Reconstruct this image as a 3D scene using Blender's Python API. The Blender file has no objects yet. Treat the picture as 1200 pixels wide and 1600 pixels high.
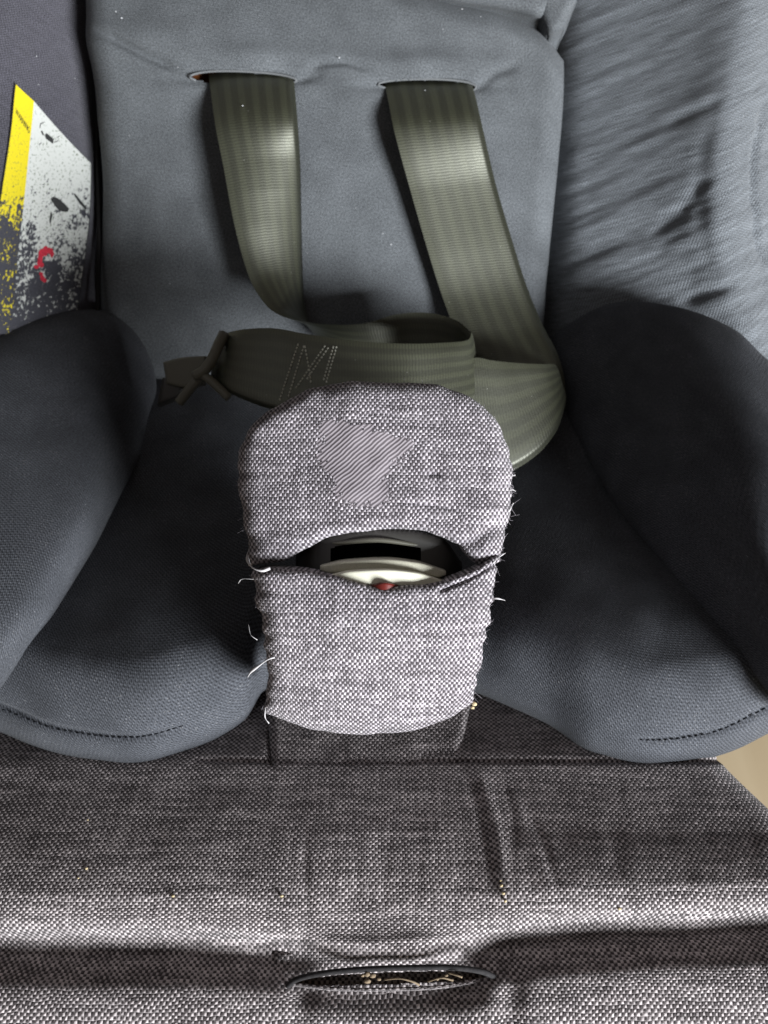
import bpy, math, random
import numpy as np
from mathutils import Vector, Matrix

random.seed(7); rng = np.random.default_rng(7)
sc = bpy.context.scene
COL = sc.collection

# ------------------------------------------------------------------ camera, world, light
PITCH = math.radians(45)
CAM = np.array([0.0, -0.20, 0.62])
RV = np.array([1.0, 0, 0])
FV = np.array([0.0, math.cos(PITCH), -math.sin(PITCH)])
UPV = np.array([0.0, math.sin(PITCH), math.cos(PITCH)])
cd = bpy.data.cameras.new('camera')
cam = bpy.data.objects.new('camera', cd); COL.objects.link(cam)
cam.matrix_world = Matrix(((RV[0], UPV[0], -FV[0], CAM[0]), (RV[1], UPV[1], -FV[1], CAM[1]),
                           (RV[2], UPV[2], -FV[2], CAM[2]), (0, 0, 0, 1)))
cd.sensor_fit = 'HORIZONTAL'; cd.sensor_width = 36; cd.lens = 36
cd.clip_start = 0.01; cd.clip_end = 50
cd.dof.use_dof = True; cd.dof.focus_distance = 0.205; cd.dof.aperture_fstop = 27
sc.camera = cam

world = bpy.data.worlds.new('World'); sc.world = world; world.use_nodes = True
bg = world.node_tree.nodes['Background']
bg.inputs[0].default_value = (1.0, 0.85, 0.77, 1); bg.inputs[1].default_value = 0.085

def cdir(x, d, h):
    v = RV*x + FV*d + UPV*h
    return v/np.linalg.norm(v)
TGT = CAM + FV*0.26
ld = bpy.data.lights.new('window_light', 'AREA')
ld.shape = 'RECTANGLE'; ld.size = 0.48; ld.size_y = 0.48; ld.energy = 68; ld.color = (0.93, 0.97, 1.0)
lo = bpy.data.objects.new('window_light', ld); COL.objects.link(lo)
lpos = TGT + cdir(0.63, -0.605, -0.50)*1.5
lo.location = lpos
lo.rotation_euler = Vector(TGT-lpos).to_track_quat('-Z', 'Y').to_euler()

l2 = bpy.data.lights.new('added_fill_light', 'AREA')  # weak soft fill added from upper left to lift the right wing
l2.shape = 'RECTANGLE'; l2.size = 1.2; l2.size_y = 0.9; l2.energy = 1.3; l2.color = (0.90, 0.96, 1.0)
lo2 = bpy.data.objects.new('added_fill_light', l2); COL.objects.link(lo2)
lo2.location = TGT + cdir(-0.45, -0.8, 0.25)*1.7
lo2.rotation_euler = Vector(TGT-np.array(lo2.location)).to_track_quat('-Z', 'Y').to_euler()

sc.view_settings.view_transform = 'Standard'; sc.view_settings.look = 'None'
sc.view_settings.exposure = 0.0; sc.view_settings.gamma = 1.0
sc.cycles.use_denoising = True
sc.cycles.max_bounces = 5

# ------------------------------------------------------------------ geometry helpers (sizes in cm where noted)
def P(u, v, d):
    """a place in the scene from the three numbers measured off the photo: across, down, and cm away"""
    u, v, d = np.broadcast_arrays(np.asarray(u, float), np.asarray(v, float), np.asarray(d, float))
    x = (u-600)/1200*d*0.01; h = (800-v)/1200*d*0.01; f = d*0.01
    return CAM + x[..., None]*RV + h[..., None]*UPV + f[..., None]*FV
def PIX(X):
    r = X-CAM
    f = r@FV
    return (r@RV)/f*1200+600, 800-(r@UPV)/f*1200, f*100

def herm(ctrl, kn, ts):
    ctrl = np.asarray(ctrl, float); kn = np.asarray(kn, float); n = len(kn)
    m = np.zeros_like(ctrl)
    for i in range(n):
        a, b = max(i-1, 0), min(i+1, n-1)
        m[i] = (ctrl[b]-ctrl[a])/(kn[b]-kn[a])
    ts = np.clip(ts, kn[0], kn[-1])
    k = np.clip(np.searchsorted(kn, ts, side='right')-1, 0, n-2)
    h = kn[k+1]-kn[k]; x = (ts-kn[k])/h
    sh = (-1,)+(1,)*(ctrl.ndim-1)
    x = x.reshape(sh); h = h.reshape(sh)
    return ((2*x**3-3*x**2+1)*ctrl[k]+(x**3-2*x**2+x)*h*m[k]+(-2*x**3+3*x**2)*ctrl[k+1]+(x**3-x**2)*h*m[k+1])

def sp(xs, ys):
    """monotone cubic curve through points"""
    xs = np.asarray(xs, float); ys = np.asarray(ys, float)
    h = np.diff(xs); dl = np.diff(ys)/h; n = len(xs); m = np.zeros(n)
    for i in range(1, n-1):
        if dl[i-1]*dl[i] > 0:
            w1, w2 = 2*h[i]+h[i-1], h[i]+2*h[i-1]
            m[i] = (w1+w2)/(w1/dl[i-1]+w2/dl[i])
    m[0], m[-1] = dl[0], dl[-1]
    def f(q):
        q = np.asarray(q, float); k = np.clip(np.searchsorted(xs, q, side='right')-1, 0, n-2)
        hh = h[k]; x = (np.clip(q, xs[0], xs[-1])-xs[k])/hh
        return ((2*x**3-3*x**2+1)*ys[k]+(x**3-2*x**2+x)*hh*m[k]+(-2*x**3+3*x**2)*ys[k+1]+(x**3-x**2)*hh*m[k+1])
    return f

def hsh(i, j, s):
    n = (i*374761393+j*668265263+s*982451653) & 0x7fffffff
    n = ((n ^ (n >> 13))*1274126177) & 0x7fffffff
    return ((n ^ (n >> 16)) & 0xffff)/65535.0
def vn(x, y, s=0):
    xi = np.floor(x).astype(np.int64); yi = np.floor(y).astype(np.int64)
    fx = x-xi; fy = y-yi; fx = fx*fx*(3-2*fx); fy = fy*fy*(3-2*fy)
    a, b, c, d = hsh(xi, yi, s), hsh(xi+1, yi, s), hsh(xi, yi+1, s), hsh(xi+1, yi+1, s)
    return (a*(1-fx)+b*fx)*(1-fy)+(c*(1-fx)+d*fx)*fy-0.5

def segdist(U, V, pts):
    """distance to a polyline and the fraction of its length"""
    best = np.full(U.shape, 1e9); frac = np.zeros(U.shape)
    pts = np.asarray(pts, float); L = np.r_[0, np.cumsum(np.hypot(*np.diff(pts, axis=0).T))]
    for i in range(len(pts)-1):
        a, b = pts[i], pts[i+1]; ab = b-a
        t = np.clip(((U-a[0])*ab[0]+(V-a[1])*ab[1])/(ab@ab), 0, 1)
        dd = np.hypot(U-a[0]-t*ab[0], V-a[1]-t*ab[1])
        m = dd < best
        best = np.where(m, dd, best); frac = np.where(m, (L[i]+t*(L[i+1]-L[i]))/L[-1], frac)
    return best, frac
def crease(U, V, pts, w, depth, fade=True):
    dd, fr = segdist(U, V, pts)
    a = np.clip(np.minimum(fr, 1-fr)/0.25+0.05, 0, 1) if fade else 1.0
    return -depth*a*np.exp(-(dd/w)**2)
def inpoly(U, V, poly):
    ins = np.zeros(U.shape, bool); n = len(poly)
    for i in range(n):
        (x1, y1), (x2, y2) = poly[i], poly[(i+1) % n]
        c = ((y1 > V) != (y2 > V))
        with np.errstate(divide='ignore', invalid='ignore'):
            xx = (x2-x1)*(V-y1)/((y2-y1) if y2 != y1 else 1e-9)+x1
        ins ^= c & (U < xx)
    return ins

ORG = {}
def thing(name, label, cat, at, group=None):
    o = bpy.data.objects.new(name, None); COL.objects.link(o)
    o.empty_display_size = 0.02
    o.location = at; o['label'] = label; o['category'] = cat
    if group: o['group'] = group
    ORG[o.name] = np.asarray(at, float)
    return o
def mesh_obj(name, verts, faces, mat, parent=None, uv=None, smooth=True):
    org = ORG[parent.name] if parent is not None else np.zeros(3)
    me = bpy.data.meshes.new(name)
    me.from_pydata((np.asarray(verts)-org).tolist(), [], [list(map(int, f)) for f in faces])
    if uv is not None:
        ul = me.uv_layers.new(name='UVMap')
        li = np.empty(len(me.loops), np.int32); me.loops.foreach_get('vertex_index', li)
        ul.data.foreach_set('uv', np.asarray(uv, np.float32)[li].ravel())
    if smooth: me.polygons.foreach_set('use_smooth', [True]*len(me.polygons))
    me.materials.append(mat); me.update()
    o = bpy.data.objects.new(name, me); COL.objects.link(o)
    if parent is not None:
        o.parent = parent; ORG[o.name] = org
        if parent.type == 'MESH': ORG[o.name] = org
    return o

def normals(X):
    a = np.gradient(X, axis=0); b = np.gradient(X, axis=1)
    n = np.cross(a, b); l = np.linalg.norm(n, axis=-1, keepdims=True); n = n/np.maximum(l, 1e-12)
    return n
def arc_uv(X):
    du = np.linalg.norm(np.diff(X, axis=1), axis=-1); cu = np.concatenate([np.zeros((X.shape[0], 1)), np.cumsum(du, 1)], 1)
    mid = X.shape[1]//2; cu = cu-cu[:, mid:mid+1]
    dv = np.linalg.norm(np.diff(X, axis=0), axis=-1); cv = np.concatenate([np.zeros((1, X.shape[1])), np.cumsum(dv, 0)], 0)
    return np.stack([cu*100, -cv*100], -1)          # cm
def grid_obj(name, X, mat, parent=None, keep=None, uv=None, closed=False):
    nr, nc = X.shape[:2]
    n = normals(X); mc = X[nr//2, nc//2]
    flip = (n[nr//2, nc//2] @ (mc-CAM)) > 0
    if uv is None: uv = arc_uv(X)
    idx = np.arange(nr*nc).reshape(nr, nc)
    q = np.stack([idx[:-1, :-1], idx[1:, :-1], idx[1:, 1:], idx[:-1, 1:]], -1).reshape(-1, 4)
    if keep is not None: q = q[keep.reshape(-1)]
    if flip: q = q[:, ::-1]
    return mesh_obj(name, X.reshape(-1, 3), q, mat, parent, uv.reshape(-1, 2))
def skirt(X, sk):
    """run the rim of a pad back away from its face; sk = cm for left, right, top, bottom"""
    l, r, t, b = [s*0.01 for s in sk]
    cx = X.mean((0, 1))
    def ring(row, dep):
        out = []
        for f in (0.35, 1.0):
            p = row+FV*dep*f
            out.append(p)
        return out
    if l: X = np.concatenate([ring(X[:, :1], l)[1], ring(X[:, :1], l)[0], X], 1)
    if r: X = np.concatenate([X]+ring(X[:, -1:], r), 1)
    if t: X = np.concatenate([ring(X[:1], t)[1], ring(X[:1], t)[0], X], 0)
    if b: X = np.concatenate([X]+ring(X[-1:], b), 0)
    return X
def drop(e, r):
    if r <= 0: return np.zeros_like(e)
    x = np.clip(1-e/r, 0, 1)
    return r*(1-np.sqrt(np.maximum(1-x*x, 0)))
def pad(name, L, R, T, B, D, mat, parent=None, roll=(0, 0, 0, 0), sk=(1, 1, 1, 1), ns=120, nt=120, disp=None, hole=None, clus=0.6, uvm='row'):
    """a cushion: L,R borders as u(v), T,B borders as v(s), D(U,V,S,Tt) distance in cm"""
    a = np.linspace(0, 1, ns); s = (1-clus)*a+clus*(0.5-0.5*np.cos(math.pi*a))
    b = np.linspace(0, 1, nt); t = (1-clus)*b+clus*(0.5-0.5*np.cos(math.pi*b))
    S, Tt = np.meshgrid(s, t)
    vt, vb = T(S), B(S)
    V = vt+(vb-vt)*Tt
    l, r = L(V), R(V)
    U = l+(r-l)*S
    d = D(U, V, S, Tt)
    k = d/1200
    d = d+drop(S*(r-l)*k, roll[0])+drop((1-S)*(r-l)*k, roll[1])+drop(Tt*(vb-vt)*k, roll[2])+drop((1-Tt)*(vb-vt)*k, roll[3])
    X = P(U, V, d)
    if disp is not None:
        n = normals(X); sg = np.sign(((CAM-X)*n).sum(-1, keepdims=True)); n = n*sg
        X = X+n*(disp(U, V)[..., None]*0.01)
    keep = None
    Xs = skirt(X, sk)
    if hole is not None:
        u_, v_, _ = PIX(Xs)
        um = (u_[:-1, :-1]+u_[1:, 1:])/2; vm = (v_[:-1, :-1]+v_[1:, 1:])/2
        keep = ~hole(um, vm)
        z = 2 if sk[0] else 0
        keep[:, :2] = True; keep[:, -2:] = True; keep[:2] = True; keep[-2:] = True
    if uvm == 'planar':
        d0 = d.mean(); uv = np.stack([(Xs-CAM)@RV*100, (Xs-CAM)@UPV*100], -1)
    else:
        cv = np.r_[0, np.cumsum(np.linalg.norm(np.diff(Xs, axis=0), axis=-1).mean(1))]*100
        uv = np.stack([(Xs-CAM)@RV*100, np.broadcast_to(-cv[:, None], Xs.shape[:2])], -1)
    o = grid_obj(name, Xs, mat, parent, keep, uv)
    return o, X
def loft(name, rows, mat, parent=None, nr=90, nc=90, disp=None):
    G = np.array(rows, float); W = P(G[..., 0], G[..., 1], G[..., 2])
    kr = np.r_[0, np.cumsum(np.linalg.norm(np.diff(W, axis=0), axis=-1).mean(1))]
    kc = np.r_[0, np.cumsum(np.linalg.norm(np.diff(W, axis=1), axis=-1).mean(0))]
    X = herm(W, kr, np.linspace(0, kr[-1], nr))
    X = np.swapaxes(herm(np.swapaxes(X, 0, 1), kc, np.linspace(0, kc[-1], nc)), 0, 1)
    uv0 = arc_uv(X)
    if disp is not None:
        U, V, _ = PIX(X); n = normals(X); mid = n[nr//2, nc//2]
        sg = np.sign((CAM-X[nr//2, nc//2])@mid)
        X = X+n*sg*(disp(U, V)[..., None]*0.01)
    return grid_obj(name, X, mat, parent, uv=uv0), X
def tube_vf(pts, r, k=8, taper=None):
    pts = np.asarray(pts, float); n = len(pts)
    t = np.gradient(pts, axis=0); t /= np.maximum(np.linalg.norm(t, axis=1, keepdims=True), 1e-12)
    ref = np.array([0.31, 0.2, 0.93]); ref = ref-0.0
    A = np.cross(t, ref); A /= np.linalg.norm(A, axis=1, keepdims=True); B = np.cross(t, A)
    rr = np.full(n, r) if taper is None else r*np.asarray(taper)
    th = np.arange(k)*2*math.pi/k
    V = pts[:, None]+rr[:, None, None]*(np.cos(th)[None, :, None]*A[:, None]+np.sin(th)[None, :, None]*B[:, None])
    F = []
    for i in range(n-1):
        for j in range(k):
            F.append([i*k+j, i*k+(j+1) % k, (i+1)*k+(j+1) % k, (i+1)*k+j])
    F.append(list(range(k))[::-1]); F.append([(n-1)*k+j for j in range(k)])
    return V.reshape(-1, 3), F
def smooth_line(pts, n):
    W = np.asarray(pts, float)
    kn = np.r_[0, np.cumsum(np.linalg.norm(np.diff(W, axis=0), axis=1))]
    return herm(W, kn, np.linspace(0, kn[-1], n))
def tube(name, upts, r_cm, mat, parent=None, n=40, k=8, taper=None):
    a = np.array(upts, float); L = smooth_line(P(a[:, 0], a[:, 1], a[:, 2]), n)
    V, F = tube_vf(L, r_cm*0.01, k, taper)
    c = np.r_[0, np.cumsum(np.linalg.norm(np.diff(L, axis=0), axis=1))]*100
    uv = np.stack([np.tile(np.arange(k)/k*6.28*r_cm, n), np.repeat(c, k)], 1)
    return mesh_obj(name, V, F, mat, parent, uv)
def ribbon(name, pairs, mat, parent=None, n=120, m=14, th=0.13, bow=0.0):
    """webbing: list of ((u,v,d) one selvedge, (u,v,d) the other) along its length; a closed strip with thickness"""
    A = np.array([p[0] for p in pairs], float); B = np.array([p[1] for p in pairs], float)
    A = P(A[:, 0], A[:, 1], A[:, 2]); B = P(B[:, 0], B[:, 1], B[:, 2])
    M = (A+B)/2; kn = np.r_[0, np.cumsum(np.linalg.norm(np.diff(M, axis=0), axis=1))]
    ts = np.linspace(0, kn[-1], n)
    A = herm(A, kn, ts); B = herm(B, kn, ts)
    w = np.linspace(0, 1, m)[None, :, None]
    X = A[:, None]*(1-w)+B[:, None]*w
    nn = normals(X); s = np.sign((CAM-X[n//3, m//2])@nn[n//3, m//2]); nn = nn*s
    X = X+nn*(bow*0.01*(1-(2*w-1)**2)*np.clip(np.linspace(0, 3.2, n), 0, 1)[:, None, None]*np.clip(np.linspace(1.9, 0, n)*1.6, 0, 1)[:, None, None])
    edge = np.minimum(w, 1-w)*6; edge = np.clip(edge, 0, 1)**0.5
    X1 = X+nn*(th*0.005*edge); X0 = X-nn*(th*0.005*edge)
    loop = np.concatenate([X1, X0[:, ::-1][:, 1:-1], X1[:, :1]], 1)
    W = np.linspace(0, 3.8, m)
    uu = np.concatenate([W, W[::-1][1:-1], W[:1]]); uv = np.stack(np.broadcast_arrays(uu[None, :], ts[:, None]*100), -1)
    return grid_obj(name, loop, mat, parent, uv=uv), X
def facing_quadset(name, polys, mat, parent=None, lift=0.0):
    """thin flat pieces: each a polygon of (u,v,d)"""
    V, F = [], []
    for p in polys:
        a = np.array(p, float); w = P(a[:, 0], a[:, 1], a[:, 2]-lift); i0 = len(V)
        V += list(w); F.append(list(range(i0, i0+len(w))))
    V = np.array(V); F2 = []
    for f in F:
        n = np.cross(V[f[1]]-V[f[0]], V[f[2]]-V[f[0]])
        F2.append(f if n@(CAM-V[f[0]]) > 0 else f[::-1])
    return mesh_obj(name, V, F2, mat, parent, smooth=False)

# ------------------------------------------------------------------ materials
class NT:
    def __init__(s, name, rough=0.8):
        s.m = bpy.data.materials.new(name); s.m.use_nodes = True; s.t = s.m.node_tree; s.n = s.t.nodes
        s.b = s.n['Principled BSDF']; s.b.inputs['Roughness'].default_value = rough
    def put(s, i, v):
        if isinstance(v, bpy.types.NodeSocket): s.t.links.new(v, i)
        elif isinstance(v, (tuple, list)) and i.type == 'RGBA' and len(v) == 3: i.default_value = (*v, 1)
        else: i.default_value = v
    def math(s, op, a, b=0.0, c=0.0):
        n = s.n.new('ShaderNodeMath'); n.operation = op
        for k, x in enumerate((a, b, c)): s.put(n.inputs[k], x)
        return n.outputs[0]
    def uv(s):
        n = s.n.new('ShaderNodeUVMap'); n.uv_map = 'UVMap'; return n.outputs[0]
    def sep(s, v):
        n = s.n.new('ShaderNodeSeparateXYZ'); s.put(n.inputs[0], v); return n.outputs[0], n.outputs[1], n.outputs[2]
    def comb(s, x, y, z=0.0):
        n = s.n.new('ShaderNodeCombineXYZ')
        for k, q in enumerate((x, y, z)): s.put(n.inputs[k], q)
        return n.outputs[0]
    def noise(s, v, scale=1.0, detail=2.0, rough=0.5):
        n = s.n.new('ShaderNodeTexNoise'); s.put(n.inputs['Vector'], v); s.put(n.inputs['Scale'], scale)
        s.put(n.inputs['Detail'], detail); s.put(n.inputs['Roughness'], rough); return n.outputs[0]
    def white(s, v):
        n = s.n.new('ShaderNodeTexWhiteNoise'); n.noise_dimensions = '2D'; s.put(n.inputs['Vector'], v); return n.outputs[0]
    def voro(s, v, scale):
        n = s.n.new('ShaderNodeTexVoronoi'); s.put(n.inputs['Vector'], v); s.put(n.inputs['Scale'], scale)
        return n.outputs['Distance'], n.outputs['Color']
    def map(s, v, a, b, c=0.0, d=1.0, smooth=True):
        n = s.n.new('ShaderNodeMapRange'); n.interpolation_type = 'SMOOTHSTEP' if smooth else 'LINEAR'
        for k, q in enumerate((v, a, b, c, d)): s.put(n.inputs[k], q)
        return n.outputs[0]
    def mix(s, f, a, b):
        n = s.n.new('ShaderNodeMix'); n.data_type = 'RGBA'
        s.put(n.inputs[0], f); s.put(n.inputs[6], a); s.put(n.inputs[7], b); return n.outputs[2]
    def scale(s, c, f):
        n = s.n.new('ShaderNodeVectorMath'); n.operation = 'SCALE'; s.put(n.inputs[0], c); s.put(n.inputs[3], f); return n.outputs[0]
    def rgb(s, c):
        n = s.n.new('ShaderNodeRGB'); n.outputs[0].default_value = (*c, 1); return n.outputs[0]
    def bump(s, h, strength, dist_cm):
        n = s.n.new('ShaderNodeBump'); n.inputs['Strength'].default_value = strength
        n.inputs['Distance'].default_value = dist_cm*0.01; s.put(n.inputs['Height'], h)
        s.t.links.new(n.outputs[0], s.b.inputs['Normal']); return n.outputs[0]
    def col(s, c): s.put(s.b.inputs['Base Color'], c)
    def set(s, **k):
        for a, b in k.items(): s.put(s.b.inputs[a.replace('_', ' ')], b)

def melange(name, px=0.068, py=0.082, light=(0.45, 0.41, 0.44), dark=(0.045, 0.036, 0.043), slub=0.45, lo=-0.42, hi=0.42):
    g = NT(name, 0.85)
    x, y, _ = g.sep(g.uv())
    wob = g.noise(g.uv(), 1.6, 2); wob2 = g.noise(g.scale(g.uv(), 1.3), 1.6, 2)
    x2 = g.math('DIVIDE', g.math('ADD', x, g.math('MULTIPLY', g.math('SUBTRACT', wob, 0.5), 0.16)), px)
    y2 = g.math('DIVIDE', g.math('ADD', y, g.math('MULTIPLY', g.math('SUBTRACT', wob2, 0.5), 0.16)), py)
    h = g.math('MULTIPLY', g.math('SINE', g.math('MULTIPLY', x2, math.pi)), g.math('SINE', g.math('MULTIPLY', y2, math.pi)))
    fx, fy = g.math('FLOOR', x2), g.math('FLOOR', y2)
    cell = g.white(g.comb(fx, fy))
    row = g.noise(g.comb(g.math('MULTIPLY', x, 0.55), g.math('MULTIPLY', fy, 7.31)), 1.0, 1)
    cl = g.noise(g.comb(g.math('MULTIPLY', fx, 5.77), g.math('MULTIPLY', y, 0.5), 3.0), 1.0, 1)
    thr = g.math('ADD', g.math('MULTIPLY', g.math('SUBTRACT', row, 0.5), slub*2.0), g.math('MULTIPLY', g.math('SUBTRACT', cl, 0.5), slub*1.3))
    f = g.map(g.math('ADD', h, thr), lo, hi)
    br = g.math('ADD', 0.62, g.math('MULTIPLY', cell, 0.55))
    br = g.math('MULTIPLY', br, g.math('ADD', 0.70, g.math('MULTIPLY', row, 0.6)))
    c = g.mix(f, dark, g.scale(g.rgb(light), br))
    g.col(c)
    ab = g.math('ABSOLUTE', h)
    fz = g.noise(g.uv(), 24, 3)
    g.bump(g.math('ADD', g.math('ADD', g.math('MULTIPLY', f, 0.7), g.math('POWER', ab, 0.5)), g.math('MULTIPLY', fz, 0.5)), 0.8, 0.03)
    g.set(Specular_IOR_Level=0.25, Sheen_Weight=0.15, Sheen_Roughness=0.6)
    return g.m
M_WEAVE = melange('melange_weave')
M_WEAVE2 = melange('melange_weave_cover', 0.086, 0.096, light=(0.48, 0.425, 0.425), dark=(0.034, 0.025, 0.026), slub=0.62, lo=-0.45, hi=0.5)

def jersey(name, base=(0.117, 0.124, 0.132), lint=0.5, dust=0.0, tw=0.10, kn=0.35):
    g = NT(name, 0.9)
    x, y, _ = g.sep(g.uv())
    w = g.math('SINE', g.math('MULTIPLY', g.math('ADD', x, g.math('MULTIPLY', y, 0.8)), 2*math.pi/tw))
    w2 = g.math('SINE', g.math('MULTIPLY', g.math('SUBTRACT', x, g.math('MULTIPLY', y, 0.45)), 2*math.pi/(tw*1.25)))
    wv = g.math('ADD', g.math('MULTIPLY', w, 0.6), g.math('MULTIPLY', g.math('MULTIPLY', w, w2), 0.6))
    gr = g.noise(g.uv(), 15, 4, 0.8)
    gc = g.map(gr, 0.32, 0.70, 0.35, 1.65, False)
    big = g.noise(g.uv(), 0.7, 3)
    br = g.math('MULTIPLY', gc, g.math('ADD', 1.0, g.math('MULTIPLY', wv, kn)))
    br = g.math('MULTIPLY', br, g.math('ADD', 0.65, g.math('MULTIPLY', big, 0.7)))
    c = g.scale(g.rgb(base), br)
    dd, dc = g.voro(g.uv(), 6.5)
    r = g.sep(dc)[0]
    sp_ = g.math('MULTIPLY', g.map(dd, 0.13, 0.05), g.map(r, 0.90, 0.97))
    c = g.mix(g.math('MULTIPLY', sp_, lint), c, (0.5, 0.5, 0.51))
    d2, c2 = g.voro(g.uv(), 13)
    r2 = g.sep(c2)[1]
    pl = g.map(big, 0.40, 0.62)
    s2 = g.math('MULTIPLY', g.math('MULTIPLY', g.map(d2, 0.35, 0.1), g.map(r2, 0.55, 0.95)), pl)
    c = g.mix(g.math('MULTIPLY', s2, dust), c, (0.33, 0.32, 0.32))
    g.col(c)
    g.bump(g.math('ADD', g.math('MULTIPLY', wv, 0.6), gr), 0.6, 0.025)
    g.set(Specular_IOR_Level=0.08, Sheen_Weight=0.05, Sheen_Roughness=0.4)
    return g.m
M_JERSEY = jersey('dark_jersey', kn=0.12)
M_JERSEY_S = jersey('dark_jersey_dusty_shaded', base=(0.064, 0.067, 0.076), lint=0.6, dust=0.45, tw=0.115, kn=0.45)  # back pad's fabric with dust, seat shade put into a darker base

def wingmat(name, rot, base, streak=1.0):
    g = NT(name, 0.85)
    x, y, _ = g.sep(g.uv())
    ca, sa = math.cos(rot), math.sin(rot)
    a = g.math('ADD', g.math('MULTIPLY', x, ca), g.math('MULTIPLY', y, sa))
    b = g.math('SUBTRACT', g.math('MULTIPLY', y, ca), g.math('MULTIPLY', x, sa))
    s1 = g.noise(g.comb(g.math('MULTIPLY', a, 0.55), g.math('MULTIPLY', b, 8.0)), 1.0, 4, 0.65)
    s2 = g.noise(g.comb(g.math('MULTIPLY', a, 1.3), g.math('MULTIPLY', b, 15.0)), 1.0, 3, 0.7)
    gr = g.noise(g.uv(), 17, 3, 0.8)
    h = g.math('ADD', g.math('MULTIPLY', s1, 0.7*streak), g.math('ADD', g.math('MULTIPLY', s2, 0.6), g.math('MULTIPLY', gr, 0.8)))
    mn = 0.70+0.35*streak; br = g.map(h, mn-0.28, mn+0.28, 0.4, 1.6, False)
    wv = g.math('MULTIPLY', g.math('SINE', g.math('MULTIPLY', g.math('ADD', a, g.math('MULTIPLY', s1, 0.2)), 2*math.pi/0.15)), g.math('SINE', g.math('MULTIPLY', g.math('ADD', b, g.math('MULTIPLY', s1, 0.1)), 2*math.pi/0.13)))
    br = g.math('MULTIPLY', br, g.math('ADD', 1.0, g.math('MULTIPLY', wv, 0.55)))
    h = g.math('ADD', h, g.math('MULTIPLY', wv, 0.25))
    c = g.scale(g.rgb(base), br)
    dd, dc = g.voro(g.uv(), 4.0)
    sp_ = g.math('MULTIPLY', g.map(dd, 0.12, 0.05), g.map(g.sep(dc)[0], 0.93, 0.97))
    c = g.mix(g.math('MULTIPLY', sp_, 0.6), c, (0.5, 0.5, 0.52))
    g.col(c); g.bump(h, 0.9, 0.09)
    g.set(Specular_IOR_Level=0.2, Sheen_Weight=0.15)
    return g.m
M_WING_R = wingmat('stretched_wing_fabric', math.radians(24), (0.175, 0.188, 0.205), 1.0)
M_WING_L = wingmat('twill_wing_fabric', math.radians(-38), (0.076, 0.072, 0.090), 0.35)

def webbing():
    g = NT('olive_webbing', 0.42)
    x, y, _ = g.sep(g.uv())
    rib = g.math('SINE', g.math('MULTIPLY', g.math('ADD', y, g.math('MULTIPLY', g.noise(g.comb(g.math('MULTIPLY', x, 3.0), g.math('MULTIPLY', y, 2.0)), 1.0, 2), 0.10)), 2*math.pi/0.11))
    st = g.math('SINE', g.math('MULTIPLY', x, 2*math.pi/0.62))
    st = g.map(st, -0.5, 0.7)
    wr = g.noise(g.comb(g.math('MULTIPLY', x, 5.0), g.math('MULTIPLY', y, 0.6)), 1.0, 3)
    gr = g.noise(g.uv(), 20, 2)
    br = g.math('MULTIPLY', g.math('ADD', 0.62, g.math('MULTIPLY', st, 0.55)), g.math('ADD', 0.75, g.math('MULTIPLY', rib, 0.25)))  # sheen of the lengthwise stripes is put into the colour
    br = g.math('MULTIPLY', br, g.math('ADD', 0.75, g.math('MULTIPLY', wr, 0.5)))
    c = g.scale(g.rgb((0.031, 0.033, 0.019)), br)
    dd, dc = g.voro(g.uv(), 5.0)
    sp_ = g.math('MULTIPLY', g.map(dd, 0.12, 0.05), g.map(g.sep(dc)[0], 0.94, 0.97))
    c = g.mix(g.math('MULTIPLY', sp_, 0.5), c, (0.45, 0.45, 0.4))
    g.col(c)
    g.bump(g.math('ADD', g.math('MULTIPLY', rib, 0.5), g.math('ADD', g.math('MULTIPLY', st, 0.25), g.math('MULTIPLY', gr, 0.3))), 0.25, 0.012)
    g.set(Specular_IOR_Level=0.75, IOR=1.7, Roughness=g.map(gr, 0.3, 0.7, 0.44, 0.58), Coat_Weight=0.12, Coat_Roughness=0.5)
    g.b.inputs['Specular Tint'].default_value = (1, 1, 0.86, 1); g.b.inputs['Coat Tint'].default_value = (1, 1, 0.9, 1)
    return g.m
M_WEB = webbing()

def plain(name, c, rough=0.5, spec=0.5, metal=0.0, grain=0.1, gs=20.0, bump=0.15):
    g = NT(name, rough)
    tc = g.n.new('ShaderNodeTexCoord').outputs['Object']
    nz = g.noise(tc, gs*100, 3)
    lo = tuple(q*(1-grain) for q in c); hi = tuple(min(1, q*(1+grain)) for q in c)
    g.col(g.mix(nz, lo, hi)); g.set(Specular_IOR_Level=spec, Metallic=metal)
    if bump: g.bump(nz, bump, 0.01)
    return g.m
M_BLACK = plain('black_plastic', (0.045, 0.042, 0.038), 0.42, 0.5)
M_OLIVEPL = plain('grey_black_plastic', (0.115, 0.11, 0.085), 0.5, 0.5)
M_LATCH = plain('grey_latch_plastic', (0.52, 0.50, 0.40), 0.45, 0.5, 0.0, 0.25)
M_LATCH2 = plain('pale_latch_plastic', (0.78, 0.76, 0.62), 0.4, 0.5, 0.0, 0.1)
M_RED = plain('red_button', (0.12, 0.012, 0.008), 0.4)
M_WHITEBIT = plain('pale_plastic', (0.5, 0.5, 0.52), 0.4)
M_EDGING = plain('edging_thread', (0.15, 0.155, 0.16), 0.9, 0.1, 0, 0.4, 25, 0.6)
M_THREAD = plain('white_thread', (0.5, 0.48, 0.49), 0.9, 0.1, 0, 0.2, 25)
M_FUZZ = plain('grey_fuzz', (0.3, 0.275, 0.3), 0.9, 0.1)
M_STITCH = plain('pale_stitching', (0.6, 0.6, 0.52), 0.7, 0.2)
M_DKSTITCH = plain('dark_stitching', (0.02, 0.021, 0.026), 0.14, 0.07)
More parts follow.
